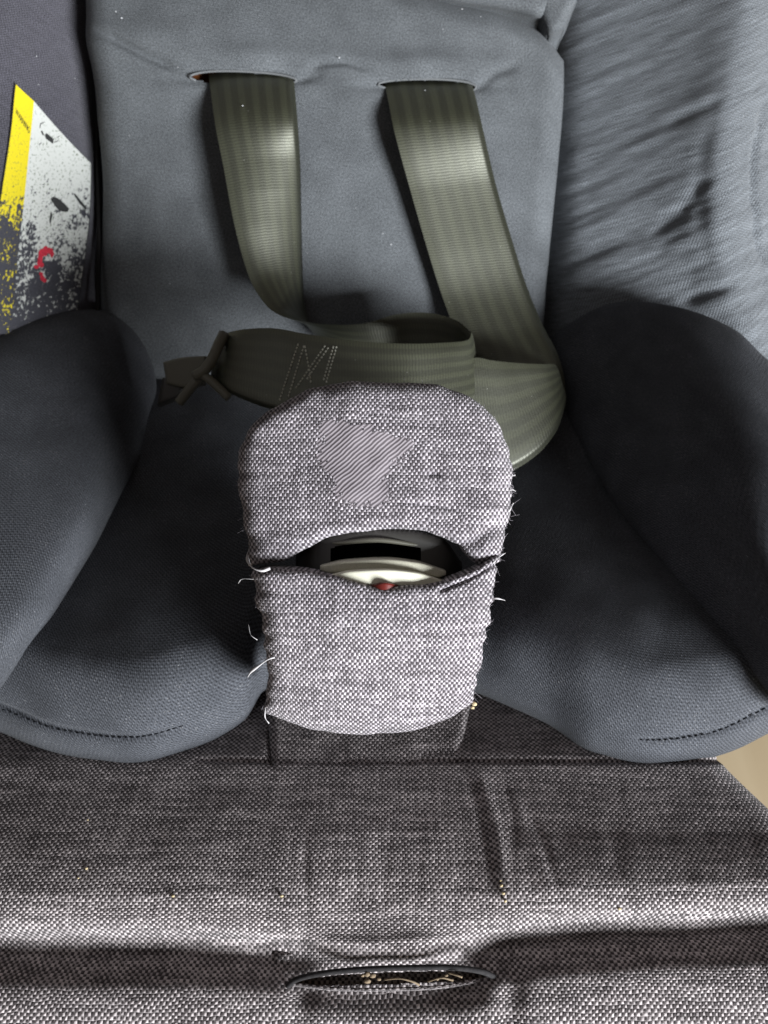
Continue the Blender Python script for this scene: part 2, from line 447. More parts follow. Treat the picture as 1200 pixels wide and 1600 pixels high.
M_LINING = plain('orange_lining', (0.30, 0.10, 0.03), 0.8, 0.2, 0, 0.4, 6)
M_DARK = plain('dark_shell', (0.012, 0.011, 0.011), 0.9, 0.1)
M_WELT = plain('black_welt', (0.03, 0.028, 0.029), 0.85, 0.15, 0, 0.7, 9, 0.9)
M_TAN = plain('tan_fray', (0.20, 0.15, 0.10), 0.85, 0.2, 0, 0.4, 14, 0.6)
M_CRUMB = plain('crumb', (0.5, 0.40, 0.24), 0.8, 0.2, 0, 0.3)
M_INK = plain('black_ink', (0.035, 0.035, 0.035), 0.8, 0.2, 0, 0.5, 12)
M_LINT = plain('lint', (0.6, 0.6, 0.62), 0.9, 0.1)

def printed(name, c, w0, w1, seed, ink):
    """label print worn off in flakes, more the farther down (uv.y runs 0 top to 1 bottom)"""
    g = NT(name, 0.55)
    uv = g.uv(); x, y, _ = g.sep(uv)
    p = g.comb(g.math('MULTIPLY', x, 24.0), g.math('MULTIPLY', y, 56.0), seed)
    n1 = g.noise(p, 1.0, 5, 0.65); n2 = g.noise(p, 0.28, 2)
    w = g.math('ADD', g.math('MULTIPLY', n1, 0.65), g.math('MULTIPLY', n2, 0.35))
    th = g.map(y, w0, w1, 0.30, 0.57, False)
    worn = g.map(g.math('SUBTRACT', w, th), 0.02, -0.02)
    n3 = g.noise(g.comb(g.math('MULTIPLY', x, 40.0), g.math('MULTIPLY', y, 90.0), seed+3), 1.0, 2, 0.6)
    n4 = g.noise(g.comb(g.math('MULTIPLY', x, 5.0), g.math('MULTIPLY', y, 8.0), seed+8), 1.0, 2)
    mk = g.math('MULTIPLY', g.map(n3, 0.56, 0.66), g.map(n4, 0.30, 0.55, 0.1, ink))
    mk = g.math('MULTIPLY', mk, g.map(y, 0.06, 0.16))
    cc = g.mix(mk, c, (0.10, 0.13, 0.07))
    fab = g.noise(g.comb(g.math('MULTIPLY', x, 60.0), g.math('MULTIPLY', y, 150.0)), 1.0, 2)
    g.col(g.mix(worn, cc, g.mix(fab, (0.012, 0.012, 0.016), (0.075, 0.075, 0.095))))
    g.bump(g.math('SUBTRACT', g.math('MULTIPLY', fab, 0.3), worn), 0.35, 0.02)
    return g.m
M_YEL = printed('yellow_print', (0.70, 0.57, 0.01), 0.30, 0.62, 2.0, 0.5)
M_WHT = printed('white_print', (0.58, 0.59, 0.56), 0.15, 0.85, 9.0, 0.9)
M_REDINK = plain('red_ink', (0.55, 0.035, 0.06), 0.8, 0.2, 0, 0.5, 10)

def satin():
    g = NT('satin_stitch', 0.6)
    x, y, _ = g.sep(g.uv())
    wob = g.noise(g.uv(), 2.0, 2)
    a = g.math('ADD', g.math('MULTIPLY', x, 0.82), g.math('MULTIPLY', y, -0.95))
    a = g.math('ADD', a, g.math('MULTIPLY', wob, 0.12))
    k = g.math('DIVIDE', a, 0.12)
    h = g.math('SINE', g.math('MULTIPLY', k, 2*math.pi))
    rn = g.noise(g.comb(g.math('FLOOR', k), g.math('MULTIPLY', y, 5.0)), 3.1, 1)
    f = g.map(g.math('ADD', h, g.math('MULTIPLY', g.math('SUBTRACT', rn, 0.5), 1.2)), -0.8, 0.5)
    g.col(g.mix(f, (0.16, 0.138, 0.152), (0.285, 0.254, 0.274)))
    g.bump(h, 0.4, 0.02); g.set(Specular_IOR_Level=0.2)
    return g.m
M_SATIN = satin()

def floor_mat():
    g = NT('beige_floor', 0.5)
    tc = g.n.new('ShaderNodeTexCoord').outputs['Object']
    x, y, _ = g.sep(tc)
    n = g.noise(g.comb(g.math('MULTIPLY', x, 40.0), g.math('MULTIPLY', y, 4.0)), 1.0, 4)
    g.col(g.mix(n, (0.44, 0.33, 0.20), (0.62, 0.50, 0.33))); return g.m
M_FLOOR = floor_mat()

# ------------------------------------------------------------------ floor
fl = mesh_obj('floor', [(-3, -3, 0), (3, -3, 0), (3, 3, 0), (-3, 3, 0)], [(0, 1, 2, 3)], M_FLOOR, smooth=False)
fl['kind'] = 'structure'

# ------------------------------------------------------------------ things
SEAT = thing('child_seat', 'dark fabric child car seat with woven front lip, standing on the beige floor', 'child seat', P(600, 1250, 26))
INS = thing('seat_insert', 'smooth dark jersey padded insert lining the seat between its side wings', 'seat insert', P(600, 800, 28.5))
HS_L = thing('harness_strap', 'olive harness strap twisting over the insert with pale zigzag stitching and plastic tongue', 'harness strap', P(400, 350, 31), 'shoulder straps of the harness')
HS_R = thing('harness_strap', 'flat olive harness strap hanging straight and folding back behind the grey pad, no zigzag stitching', 'harness strap', P(740, 350, 31), 'shoulder straps of the harness')
CP = thing('crotch_pad', 'frayed lilac grey woven crotch pad with a slit, standing in mid seat', 'crotch pad', P(575, 1150, 23.5))
BK = thing('harness_buckle', 'black harness buckle with red button showing through the slit of the woven pad', 'buckle', P(590, 900, 21.5))

# --- seat shell behind everything, unseen backing added to block light and gaps
loft('seat_shell', [[(-500, -300, 38), (100, -300, 39), (600, -300, 39), (1000, -300, 39), (1500, -300, 36)],
                    [(-500, 300, 38), (100, 300, 40), (600, 300, 40), (1000, 300, 40), (1500, 300, 37)],
                    [(-500, 650, 36), (100, 650, 40), (600, 650, 41), (1000, 650, 40), (1500, 650, 36)],
                    [(-500, 900, 31), (100, 900, 34), (600, 900, 34), (1000, 900, 34), (1300, 900, 31)],
                    [(-500, 1150, 27), (100, 1150, 28), (600, 1150, 28), (1000, 1150, 28), (1130, 1150, 28)]], M_DARK, SEAT, 30, 30)

# --- right wing
def rim(v): return sp([-150, 0, 150, 300, 400, 520, 700], [60, 45, 18, 0, 4, 35, 70])(v)
wr_cols = [(835, 37), (868, 35.6), (896, 34.8), (930, 34.25), (1000, 33.3), (1060, 32.4), (1098, 31.8), (1122, 31.55), (1150, 31.65), (1185, 32.3), (1230, 33.0), (1330, 33.6), (1500, 34)]
rows = []
for v in (-120, 0, 120, 240, 360, 480, 620):
    rows.append([(u+rim(v)*min(1, max(0, (u-868)/260)), v, d-0.002*(240-v)*0) for u, d in wr_cols])
def wr_disp(U, V):
    a = U*math.cos(-0.40)+V*math.sin(-0.40); b = -U*math.sin(-0.40)+V*math.cos(-0.40)
    z = 0.13*vn(a/120, b/13, 1)+0.06*vn(a/60, b/6.5, 2)+0.16*vn(a/200, b/40, 5)
    m = np.clip((V-180)/160, 0, 1)
    z = z*(0.6+0.6*m)*np.clip((U-860)/40, 0, 1)
    z += crease(U, V, [(1112, 170), (1098, 230), (1090, 290), (1094, 340), (1104, 420)], 14, 0.075)
    z += crease(U, V, [(1010, 372), (1060, 335), (1092, 290), (1125, 268)], 10, 0.14)
    z += crease(U, V, [(1010, 400), (1060, 365), (1110, 345)], 10, 0.09)
    z += crease(U, V, [(1050, 460), (1085, 432), (1130, 415), (1160, 400)], 14, 0.075)
    z += crease(U, V, [(1055, 475), (1110, 455), (1160, 440)], 8, 0.2)
    z += crease(U, V, [(1030, 200), (1090, 172), (1140, 150)], 9, 0.12)
    z += crease(U, V, [(1196, 150), (1180, 240), (1176, 300), (1184, 370), (1198, 430)], 5, 0.25)
    return z
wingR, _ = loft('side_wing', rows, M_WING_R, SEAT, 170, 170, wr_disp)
wingR['label'] = 'wrinkled wing with bright rolled rim'

# --- left wing
wl = sp([-260, -120, 0, 60, 120, 150, 175], [28.6, 30.0, 31.4, 32.3, 33.4, 34.4, 36.5])
rows = [[(u, v, float(wl(u))) for u in (-260, -120, -60, 0, 60, 110, 140, 158, 172)] for v in (-120, 0, 150, 300, 450, 600)]
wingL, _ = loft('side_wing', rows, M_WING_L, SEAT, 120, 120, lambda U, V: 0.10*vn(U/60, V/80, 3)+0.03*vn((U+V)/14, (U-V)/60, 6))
wingL['label'] = 'wing carrying the worn warning label'
tube('wing_piping', [(146, -40, 34.0), (148, 60, 34.0), (152, 200, 34.0), (154, 330, 34.0), (154, 420, 33.6), (151, 510, 33.4)], 0.09, M_DARK, wingL, 60)

# --- back pad
slotL = [(296, 120), (310, 114), (340, 111), (390, 112), (440, 117), (464, 125), (455, 131), (400, 131), (340, 130), (306, 126)]
slotR = [(590, 132), (604, 127), (640, 124), (690, 124), (728, 128), (745, 136), (735, 143), (690, 143), (640, 142), (602, 138)]
def bp_disp(U, V):
    z = 0.12*vn(U/150, V/150, 11)+0.05*vn(U/50, V/50, 12)
    z += crease(U, V, [(146, 44), (185, 66), (230, 88), (290, 113)], 7, 0.24)
    z += 0.25*np.exp(-(((U-260)/130)**2+((V-60)/32)**2))
    z += crease(U, V, [(466, 120), (500, 99), (540, 97), (575, 108), (592, 122)], 6, 0.16)
    z += crease(U, V, [(462, 124), (490, 116), (510, 110)], 6, 0.10)
    z += crease(U, V, [(742, 138), (775, 112), (815, 100)], 8, 0.15)
    z += 0.22*np.exp(-(((U-380)/110)**2+((V-88)/20)**2))+0.22*np.exp(-(((U-665)/105)**2+((V-100)/20)**2))
    z -= 0.28*np.exp(-(((U-380)/95)**2+((V-122)/9)**2))+0.28*np.exp(-(((U-667)/90)**2+((V-134)/9)**2))
    return z
backpad, _ = pad('back_pad', sp([-60, 0, 60, 150, 300, 450, 660], [128, 134, 138, 150, 160, 157, 160]),
    sp([-60, 0, 90, 250, 400, 520, 660], [872, 876, 880, 872, 858, 850, 845]),
    sp([0, .4, .75, .88, .95, 1], [-60, -70, 0, 22, 48, 95]), lambda s: 640+0*s,
    lambda U, V, S, T: sp([-80, 0, 120, 300, 500, 640], [31.3, 31.3, 31.7, 32.5, 33.5, 34.6])(V)+0.35*(2*S-1)**2,
    M_JERSEY, INS, roll=(0.9, 0.9, 0.9, 0), sk=(3, 3, 3, 0), ns=230, nt=210, disp=bp_disp, clus=0.35,
    hole=lambda u, v: inpoly(u, v, slotL) | inpoly(u, v, slotR))
def lift(poly, d): return [(a, b, d) for a, b in poly]
for pl, dd in ((slotL, 31.75), (slotR, 31.8)):
    tube('slot_edging', [(pl[9][0], pl[9][1], dd+0.1)]+lift(pl[0:6], dd)+[(pl[6][0], pl[6][1], dd+0.15)], 0.045, M_EDGING, backpad, 60)
    x0, x1 = pl[0][0], pl[5][0]; yy = pl[2][1]
    pad('slot_lining', lambda v, x0=x0: x0-5+0*v, lambda v, x1=x1: x1+5+0*v, lambda s, y=yy: y-14+0*s, lambda s, y=yy: y+34+0*s,
        lambda U, V, S, T, dd=dd: dd+0.95+0*U, M_LINING, backpad, sk=(0.5, 0.5, 0.5, 0.5), ns=8, nt=8)
# headrest pads peeking in at the top
pad('headrest_pad', lambda v: 560+0*v, lambda v: 862+0*v, lambda s: -140+0*s, sp([0, .45, .8, .95, 1], [-30, 2, 20, 30, 20]),
    lambda U, V, S, T: 30.9+0*U, M_JERSEY, INS, roll=(0.8, 0.8, 0, 0.8), sk=(2, 2, 0, 2), ns=70, nt=40)
pad('headrest_wing', sp([-140, 0, 60], [858, 838, 858]), sp([-140, 0, 20, 40, 60], [925, 902, 892, 884, 874]), lambda s: -140+0*s, lambda s: 56-8*s,
    lambda U, V, S, T: 31.2+0*U, M_JERSEY, INS, roll=(0.5, 0.5, 0, 0.5), sk=(2, 2, 0, 2), ns=40, nt=60)

# --- seat pad
vf = sp([-320, -100, 0, 100, 200, 300, 380, 415, 580, 735, 790, 850, 930, 1020, 1100, 1200, 1300, 1460],
        [1040, 1110, 1146, 1181, 1192, 1168, 1124, 1078, 1050, 1082, 1104, 1130, 1177, 1196, 1187, 1144, 1090, 1010])
def sd(v): return 29.06/(0.996-(800-v)/1200)
def seat_d(U, V, S, T):
    q = np.clip((V-(vf(U)-165))/165, 0, 1)
    d = sd(V)+3.0*q**1.8-0.6*(lambda x: x*x*(3-2*x))(np.clip((V-740)/320, 0, 1))
    d -= 1.1*(lambda x: x*x*(3-2*x))(np.clip((790-V)/220, 0, 1))
    d += 0.9*np.exp(-((U-580)/150)**2)*np.clip((V-600)/200, 0, 1)   # sinks towards the pad in the middle
    d -= 0.4*np.exp(-((U-250)/160)**2-((V-950)/150)**2)+0.4*np.exp(-((U-940)/160)**2-((V-950)/150)**2)
    return d
def seat_disp(U, V):
    z = 0.16*vn(U/120, V/110, 21)+0.04*vn(U/40, V/40, 22)
    e = vf(U)-V
    m = np.clip((300-U)/60, 0, 1)+np.clip((U-985)/40, 0, 1)
    z -= 0.15*m*np.exp(-((e-39)/5.0)**2)
    return z
seatpad, SX = pad('seat_pad', lambda v: -320+0*v, lambda v: 1460+0*v, lambda s: 560+0*s, lambda s: vf(-320+1780*s),
    seat_d, M_JERSEY_S, INS, roll=(0, 0, 0, 0.55), sk=(0, 0, 0, 2.2), ns=260, nt=220, disp=seat_disp, clus=0.0)
# seam stitches in the groove of the front edge
def dashes(segs, r_cm, name, mat, parent, kind=None):
    V, F = [], []
    for a, b in segs:
        L = P(np.array([a[0], (a[0]+b[0])/2, b[0]]), np.array([a[1], (a[1]+b[1])/2, b[1]]), np.array([a[2], (a[2]+b[2])/2, b[2]]))
        v, f = tube_vf(L, r_cm*0.01, 5, [0.7, 1, 0.7]); o = sum(len(q) for q in V)
        V.append(v); F += [[i+o for i in q] for q in f]
    o = mesh_obj(name, np.concatenate(V), F, mat, parent)
    if kind: o['kind'] = kind
    return o
segs = []
Ug, Vg, Dg = PIX(SX)
def seat_at(u, v):
    i = np.argmin((Ug-u)**2+(Vg-v)**2); return Dg.flat[i]
for u0, u1 in ((4, 285), (1000, 1196)):
    u = u0
    while u < u1:
        a, b = (u, float(vf(u))-39), (u+6, float(vf(u+6))-39)
        segs.append(((*a, seat_at(*a)-0.02), (*b, seat_at(*b)-0.02))); u += 9.5
dashes(segs, 0.02, 'seam_stitching', M_DKSTITCH, seatpad, 'stuff')

# --- bolsters
def bol_disp(s): return lambda U, V: 0.14*vn(U/110, V/110, s)+0.03*vn(U/40, V/40, s+1)
loft('hip_bolster', [
 [(-200, 560, 35), (-60, 525, 35), (60, 497, 35.5), (120, 492, 35.6), (170, 497, 35.8), (212, 530, 36), (220, 560, 36.5)],
 [(-200, 548, 32.6), (-60, 520, 32.6), (60, 489, 32.8), (120, 485, 33.0), (172, 490, 33.4), (222, 528, 34.2), (225, 575, 35.5)],
 [(-200, 600, 29.8), (-60, 575, 30.0), (50, 545, 30.6), (126, 545, 31.0), (188, 560, 32.2), (243, 592, 33.8), (232, 605, 35.5)],
 [(-200, 700, 27.2), (-60, 685, 27.6), (50, 668, 28.3), (134, 660, 28.9), (192, 665, 30.7), (240, 672, 32.8), (230, 685, 35)],
 [(-200, 800, 25.0), (-60, 790, 25.4), (50, 782, 26.1), (132, 776, 26.9), (166, 776, 28.0), (190, 774, 29.4), (180, 782, 32)],
 [(-200, 920, 23.0), (-60, 912, 23.5), (30, 904, 24.1), (80, 898, 24.7), (108, 900, 25.6), (122, 903, 26.8), (112, 908, 30)],
 [(-250, 1050, 21.3), (-120, 1042, 21.8), (-50, 1032, 22.3), (0, 1018, 22.9), (28, 1020, 23.7), (42, 1023, 24.7), (34, 1028, 29)],
 [(-300, 1150, 20.6), (-200, 1142, 20.9), (-140, 1132, 21.2), (-95, 1122, 21.6), (-64, 1124, 22.4), (-48, 1126, 23.2), (-60, 1130, 28)]],
 M_JERSEY_S, INS, 120, 110, bol_disp(31))
loft('hip_bolster', [
 [(884, 525, 36), (886, 510, 35.5), (960, 486, 34.5), (1060, 491, 33), (1140, 524, 31.5), (1210, 580, 30), (1300, 645, 29)],
 [(868, 548, 36), (868, 523, 34.3), (955, 477, 33), (1060, 481, 31.3), (1145, 514, 29.8), (1210, 566, 28.5), (1320, 632, 28)],
 [(868, 592, 36), (862, 577, 33.7), (950, 560, 31.3), (1060, 570, 28.8), (1150, 600, 27.2), (1230, 640, 26.5), (1350, 700, 26.3)],
 [(900, 662, 34.5), (893, 657, 32.3), (980, 655, 29.5), (1080, 670, 27.2), (1160, 690, 25.6), (1250, 720, 24.9), (1380, 780, 25)],
 [(968, 787, 31), (962, 782, 29.0), (1030, 780, 27), (1110, 785, 25.3), (1180, 800, 24.0), (1280, 820, 23.5), (1400, 860, 23.5)],
 [(1060, 902, 28.5), (1052, 902, 26.5), (1110, 895, 25), (1165, 895, 24), (1210, 900, 23.1), (1300, 910, 22.6), (1420, 940, 22.5)],
 [(1150, 1012, 26.5), (1143, 1014, 24.6), (1180, 1005, 23.6), (1212, 1000, 22.8), (1260, 1000, 22.2), (1330, 1005, 21.8), (1440, 1020, 21.8)],
 [(1250, 1130, 24.5), (1243, 1132, 22.9), (1275, 1120, 21.9), (1300, 1110, 21.3), (1340, 1105, 20.8), (1400, 1105, 20.5), (1480, 1120, 20.5)]],
 M_JERSEY_S, INS, 120, 110, bol_disp(41))

# --- woven front cover
gv = sp([-250, 0, 300, 470, 580, 700, 850, 1200, 1500], [1473, 1466, 1468, 1480, 1488, 1478, 1450, 1430, 1415])
prof = sp([1060, 1150, 1192, 1225, 1260, 1295, 1330, 1370, 1405, 1432, 1448, 1464, 1480, 1505, 1545, 1590, 1660, 1800],
          [28.0, 25.6, 24.6, 24.02, 23.42, 22.87, 22.34, 21.82, 21.46, 21.33, 21.40, 21.72, 21.80, 21.40, 20.75, 20.45, 20.25, 20.8])
prof2 = sp([1060, 1150, 1192, 1225, 1260, 1295, 1330, 1370, 1405, 1435, 1450, 1464, 1490, 1530, 1580, 1660, 1800],
          [28.0, 25.6, 24.6, 24.0, 23.42, 22.87, 22.34, 21.8, 21.42, 21.2, 21.05, 21.0, 20.95, 20.9, 20.6, 20.2, 20.7])
def cov_d(U, V, S, T):
    sh = (gv(U)-1464)*np.clip((V-1300)/150, 0, 1)
    v = V-sh
    m = np.exp(-((U-600)/120)**4)
    return prof(v)*(1-m)+prof2(v)*m
def lens(u, v):
    x = (u-612)/158.0
    top = 1529-10*np.sqrt(np.maximum(0, 1-x*x))-6*x; bot = 1531+7*np.sqrt(np.maximum(0, 1-x*x))-6*x
    return (np.abs(x) < 1) & (v > top) & (v < bot)
def cov_disp(U, V):
    z = 0.10*vn(U/90, V/90, 51)+0.03*vn(U/30, V/30, 52)
    band = np.exp(-((V-1345)/60)**2)
    z += 0.05*band*vn(U/26, V/160, 53)*np.clip((U-380)/120, 0, 1)*2
    z += crease(U, V, [(424, 1140), (424, 1189)], 4, 0.35, False)
    z += crease(U, V, [(476, 1290), (478, 1380), (482, 1452)], 4, 0.08)
    z += crease(U, V, [(716, 1192), (740, 1235), (757, 1300), (772, 1400)], 7, 0.10)
    z -= crease(U, V, [(722, 1185), (752, 1215), (776, 1290), (792, 1400)], 9, 0.13)
    z += crease(U, V, [(780, 1210), (800, 1260), (806, 1330)], 7, 0.07)
    z += crease(U, V, [(815, 1240), (850, 1320), (876, 1400)], 7, 0.09)
    z += crease(U, V, [(560, 1330), (558, 1420)], 5, 0.04)+crease(U, V, [(605, 1320), (600, 1420)], 5, 0.04)+crease(U, V, [(655, 1330), (655, 1420)], 5, 0.04)
    z *= 0.55
    z += crease(U, V, [(424, 1140), (424, 1189)], 4, 0.15, False)
    z -= 0.35*np.exp(-((V-1188)/3.0)**2)*np.clip((U-300)/60, 0, 1)*0.35       # fold line under the pads
    z -= 0.32*np.exp(-((U-612)/150)**6)*np.exp(-((V-1545)/26)**2)             # dip round the slot
    z -= 0.12*np.exp(-((U-470)/20)**2-((V-1570)/50)**2)+0.18*np.exp(-((U-800)/20)**2-((V-1560)/50)**2)
    return z
cover, CX = pad('front_cover', lambda v: -260+0*v, sp([1060, 1150, 1190, 1265, 1400, 1800], [1030, 1094, 1126, 1202, 1330, 1600]),
    lambda s: 1070+0*s, lambda s: 1790+0*s, cov_d, M_WEAVE2, SEAT, roll=(0, 0.7, 0, 0), sk=(0, 4, 0, 3), ns=330, nt=330, disp=cov_disp, clus=0.0, hole=lens)
pad('slot_pocket', lambda v: 430+0*v, lambda v: 800+0*v, lambda s: 1490+0*s, lambda s: 1570+0*s, lambda U, V, S, T: 21.7+0*U, M_WEAVE2, cover, sk=(.2, .2, .2, .2), ns=8, nt=8)
tube('slot_welt', [(448, 1542, 21.15), (464, 1530, 20.95), (510, 1520, 20.80), (580, 1514, 20.75), (650, 1512, 20.75), (710, 1512, 20.80), (752, 1518, 20.90), (776, 1528, 21.15)], 0.075, M_WELT, cover, 60)
tube('slot_welt', [(456, 1538, 21.20), (520, 1545, 21.10), (600, 1546, 21.05), (690, 1542, 21.05), (770, 1528, 21.20)], 0.05, M_WEAVE2, cover, 50)

def lump(c, r, seed, k=8):
    """one small irregular crumb: verts, faces"""
    V, F = [], []
    for i in range(5):
        a = math.pi*i/4
        for j in range(k):
            b = 2*math.pi*j/k; q = 0.75+0.5*hsh(np.int64(i*(i < 4) + 3), np.int64(j if 0 < i < 4 else 0), seed)
            V.append(c+r*q*(RV*math.sin(a)*math.cos(b)*1.0+UPV*math.sin(a)*math.sin(b)*0.75-FV*math.cos(a)*0.6))
    for i in range(4):
        for j in range(k): F.append([i*k+j, i*k+(j+1) % k, (i+1)*k+(j+1) % k, (i+1)*k+j])
    return V, F
def lumps(name, items, mat, parent=None):
    V, F = [], []
    for s, (u, v, d, r) in enumerate(items):
        a, b = lump(P(u, v, d), r*0.01, s+3); o = len(V); V += a; F += [[i+o for i in q] for q in b]
    return mesh_obj(name, np.array(V), F, mat, parent)
fr = lumps('frayed_edge', [(574, 1522, 20.70, .10), (582, 1524, 20.68, .09), (566, 1524, 20.70, .06), (574, 1533, 20.80, .09), (592, 1530, 20.80, .06), (690, 1527, 20.80, .05), (697, 1524, 20.75, .05), (684, 1530, 20.80, .05)], M_TAN, cover)
fr['kind'] = 'stuff'
for q in ([(600, 1531, 21.00), (625, 1529, 20.80), (645, 1534, 20.80), (655, 1539, 20.90)], [(668, 1534, 20.90), (690, 1528, 20.75), (708, 1532, 20.80)], [(700, 1520, 20.70), (714, 1524, 20.60), (722, 1527, 20.60)]):
    tube('frayed_thread', q, 0.03, M_TAN, cover, 14, 6, np.linspace(0.7, 1, 14))

# --- crotch pad
cT = sp([0, .04, .13, .27, .40, .56, .72, .86, .905, .965, 1], [706, 662, 630, 604, 598, 596, 599, 620, 638, 668, 712])
cB = sp([0, .14, .24, .34, .5, .66, .76, .86, .93, 1], [884, 876, 856, 838, 829, 832, 842, 866, 882, 872])
cL = sp([590, 700, 760, 800, 884], [384, 374, 374, 379, 389]); cR = sp([590, 680, 730, 800, 830, 880], [788, 797, 800, 796, 790, 779])
def up_d(U, V, S, T):
    return sp([590, 650, 720, 800, 890], [20.75, 20.5, 20.35, 20.2, 20.15])(V)+0.45*np.abs(2*S-1)**2.5
def up_disp(U, V):
    z = 0.16*vn(U/70, V/70, 61)+0.05*vn(U/22, V/22, 62)
    ed = np.minimum(U-cL(V), cR(V)-U)
    z += 0.10*vn(V/14, U/40, 63)*np.exp(-np.clip(ed, 0, 999)/14)
    z += crease(U, V, [(700, 862), (745, 845), (790, 812)], 9, 0.14)
    z += crease(U, V, [(690, 742), (676, 738), (668, 745)], 4, 0.1)
    z += crease(U, V, [(560, 648), (600, 646), (640, 652)], 3, 0.05)
    z += crease(U, V, [(620, 784), (680, 789), (730, 800)], 3, 0.06)
    return z
upper, UX = pad('upper_flap', cL, cR, cT, cB, up_d, M_WEAVE, CP, roll=(0.5, 0.6, 0.4, 0.35), sk=(2.6, 2.6, 3.2, 0.9), ns=180, nt=130, disp=up_disp, clus=0.55, uvm='planar')
lL = sp([860, 888, 920, 950, 1020, 1100, 1150, 1200], [390, 392, 398, 404, 413, 416, 418, 421]); lR = sp([860, 900, 930, 980, 1060, 1100, 1150], [781, 776, 772, 765, 747, 738, 726])
lT = sp([0, .15, .3, .42, .56, .72, .88, 1], [890, 886, 894, 908, 919, 914, 893, 868])
lB = sp([0, .1, .3, .5, .7, .9, 1], [1112, 1126, 1141, 1144, 1140, 1120, 1098])
def lo_d(U, V, S, T):
    return sp([860, 900, 950, 1010, 1080, 1150], [19.95, 19.75, 19.7, 19.95, 20.6, 21.6])(V)+0.45*np.abs(2*S-1)**2.5
def lo_disp(U, V):
    z = 0.14*vn(U/70, V/70, 71)+0.05*vn(U/22, V/22, 72)
    ed = np.minimum(U-lL(V), lR(V)-U)
    z += 0.12*vn(V/12, U/40, 73)*np.exp(-np.clip(ed, 0, 999)/14)
    z += crease(U, V, [(690, 922), (730, 905), (776, 882)], 4, 0.14, False)
    return z
lower, LX = pad('lower_sleeve', lL, lR, lT, lB, lo_d, M_WEAVE, CP, roll=(0.5, 0.5, 0.25, 0.40), sk=(2.6, 2.6, 0.9, 1.6), ns=160, nt=130, disp=lo_disp, clus=0.55, uvm='planar')
pad('base_strip', sp([1090, 1200], [418, 424]), sp([1090, 1140, 1200], [738, 728, 712]), lambda s: 1085+0*s, lambda s: 1200+0*s,
    lambda U, V, S, T: sp([1085, 1200], [26.6, 24.5])(V), M_WEAVE2, CP, roll=(0.3, 0.3, 0, 0), sk=(1.5, 1.5, 0, 1.0), ns=90, nt=40, disp=lambda U, V: 0.08*vn(U/40, V/40, 75))
# worn embroidery: a copy of the pad's skin inside its outline, raised a thread's height
poly = [(498, 656), (528, 657), (560, 662), (606, 677), (648, 690), (624, 716), (606, 742), (600, 770), (611, 789), (582, 792), (550, 790), (520, 783), (526, 752), (508, 734), (493, 718), (503, 690)]
u_, v_, _ = PIX(UX); n_ = normals(UX); sg = np.sign((CAM-UX[60, 90])@n_[60, 90])
jit = 22*vn(u_/7, v_/5, 81)+10*vn(u_/3, v_/3, 82)
keep = inpoly((u_+jit)[:-1, :-1], (v_+jit)[:-1, :-1], poly)
patch = grid_obj('worn_embroidery', UX+n_*sg*0.00008, M_SATIN, upper, keep, np.stack([(UX-CAM)@RV*100, (UX-CAM)@UPV*100], -1))

# loose threads and fuzz along the pad's edges
TH = [([(386, 866, 20.9), (388, 878, 20.3), (396, 888, 20.0), (410, 892, 19.9), (421, 888, 20.0)], .05),
      ([(387, 1058, 21.2), (393, 1049, 20.9), (405, 1040, 20.6), (420, 1030, 20.5), (433, 1026, 20.6)], .042),
      ([(786, 741, 21.4), (798, 744, 21.2), (805, 742, 21.2)], .035), ([(785, 806, 21.2), (796, 797, 21.0), (802, 786, 21.1)], .035),
      ([(760, 938, 20.8), (775, 935, 20.6), (789, 938, 20.7)], .025), ([(790, 770, 21), (800, 765, 21), (806, 768, 21)], .02),
      ([(770, 880, 20.4), (783, 868, 20.4), (790, 864, 20.6)], .022), ([(402, 1000, 20.8), (392, 992, 20.8), (388, 975, 21)], .012),
      ([(396, 905, 20.5), (378, 905, 20.6), (372, 912, 20.8)], .012), ([(420, 1130, 21.6), (414, 1120, 21.4), (415, 1105, 21.4)], .02)]
for q, r in TH:
    tube('loose_thread', q, r, M_THREAD, CP, 20, 6, 0.65+0.35*np.sin(np.linspace(0, 9, 20)+r*99))
V, F = [], []
def fuzz(edge_pts, n, out):
    for _ in range(n):
        i = random.randrange(len(edge_pts)); p = edge_pts[i]; q = random.random()
        a = RV*out*random.uniform(0.3, 1)+UPV*random.uniform(-1, 1)-FV*random.uniform(-.3, .6)
        b = RV*random.uniform(-1, 1)+UPV*random.uniform(-1, 1)
        L = random.uniform(.0004, .0014)*(1.8 if random.random() < .1 else 1)
        pts = np.array([p, p+a*L*.5+b*L*.1, p+a*L+b*L*.45])
        v, f = tube_vf(smooth_line(pts, 5), random.uniform(.00003, .00006), 4, np.linspace(1, .5, 5)); o = sum(map(len, V))
        V.append(v); F.extend([[k+o for k in g] for g in f])
fuzz(UX[30:, 0], 24, -1); fuzz(UX[20:, -1], 45, 1); fuzz(LX[:, 0], 30, -1); fuzz(LX[:, -1], 35, 1); fuzz(UX[0], 30, 0.1)
fz = mesh_obj('edge_fuzz', np.concatenate(V), F, M_FUZZ, CP); fz['kind'] = 'stuff'

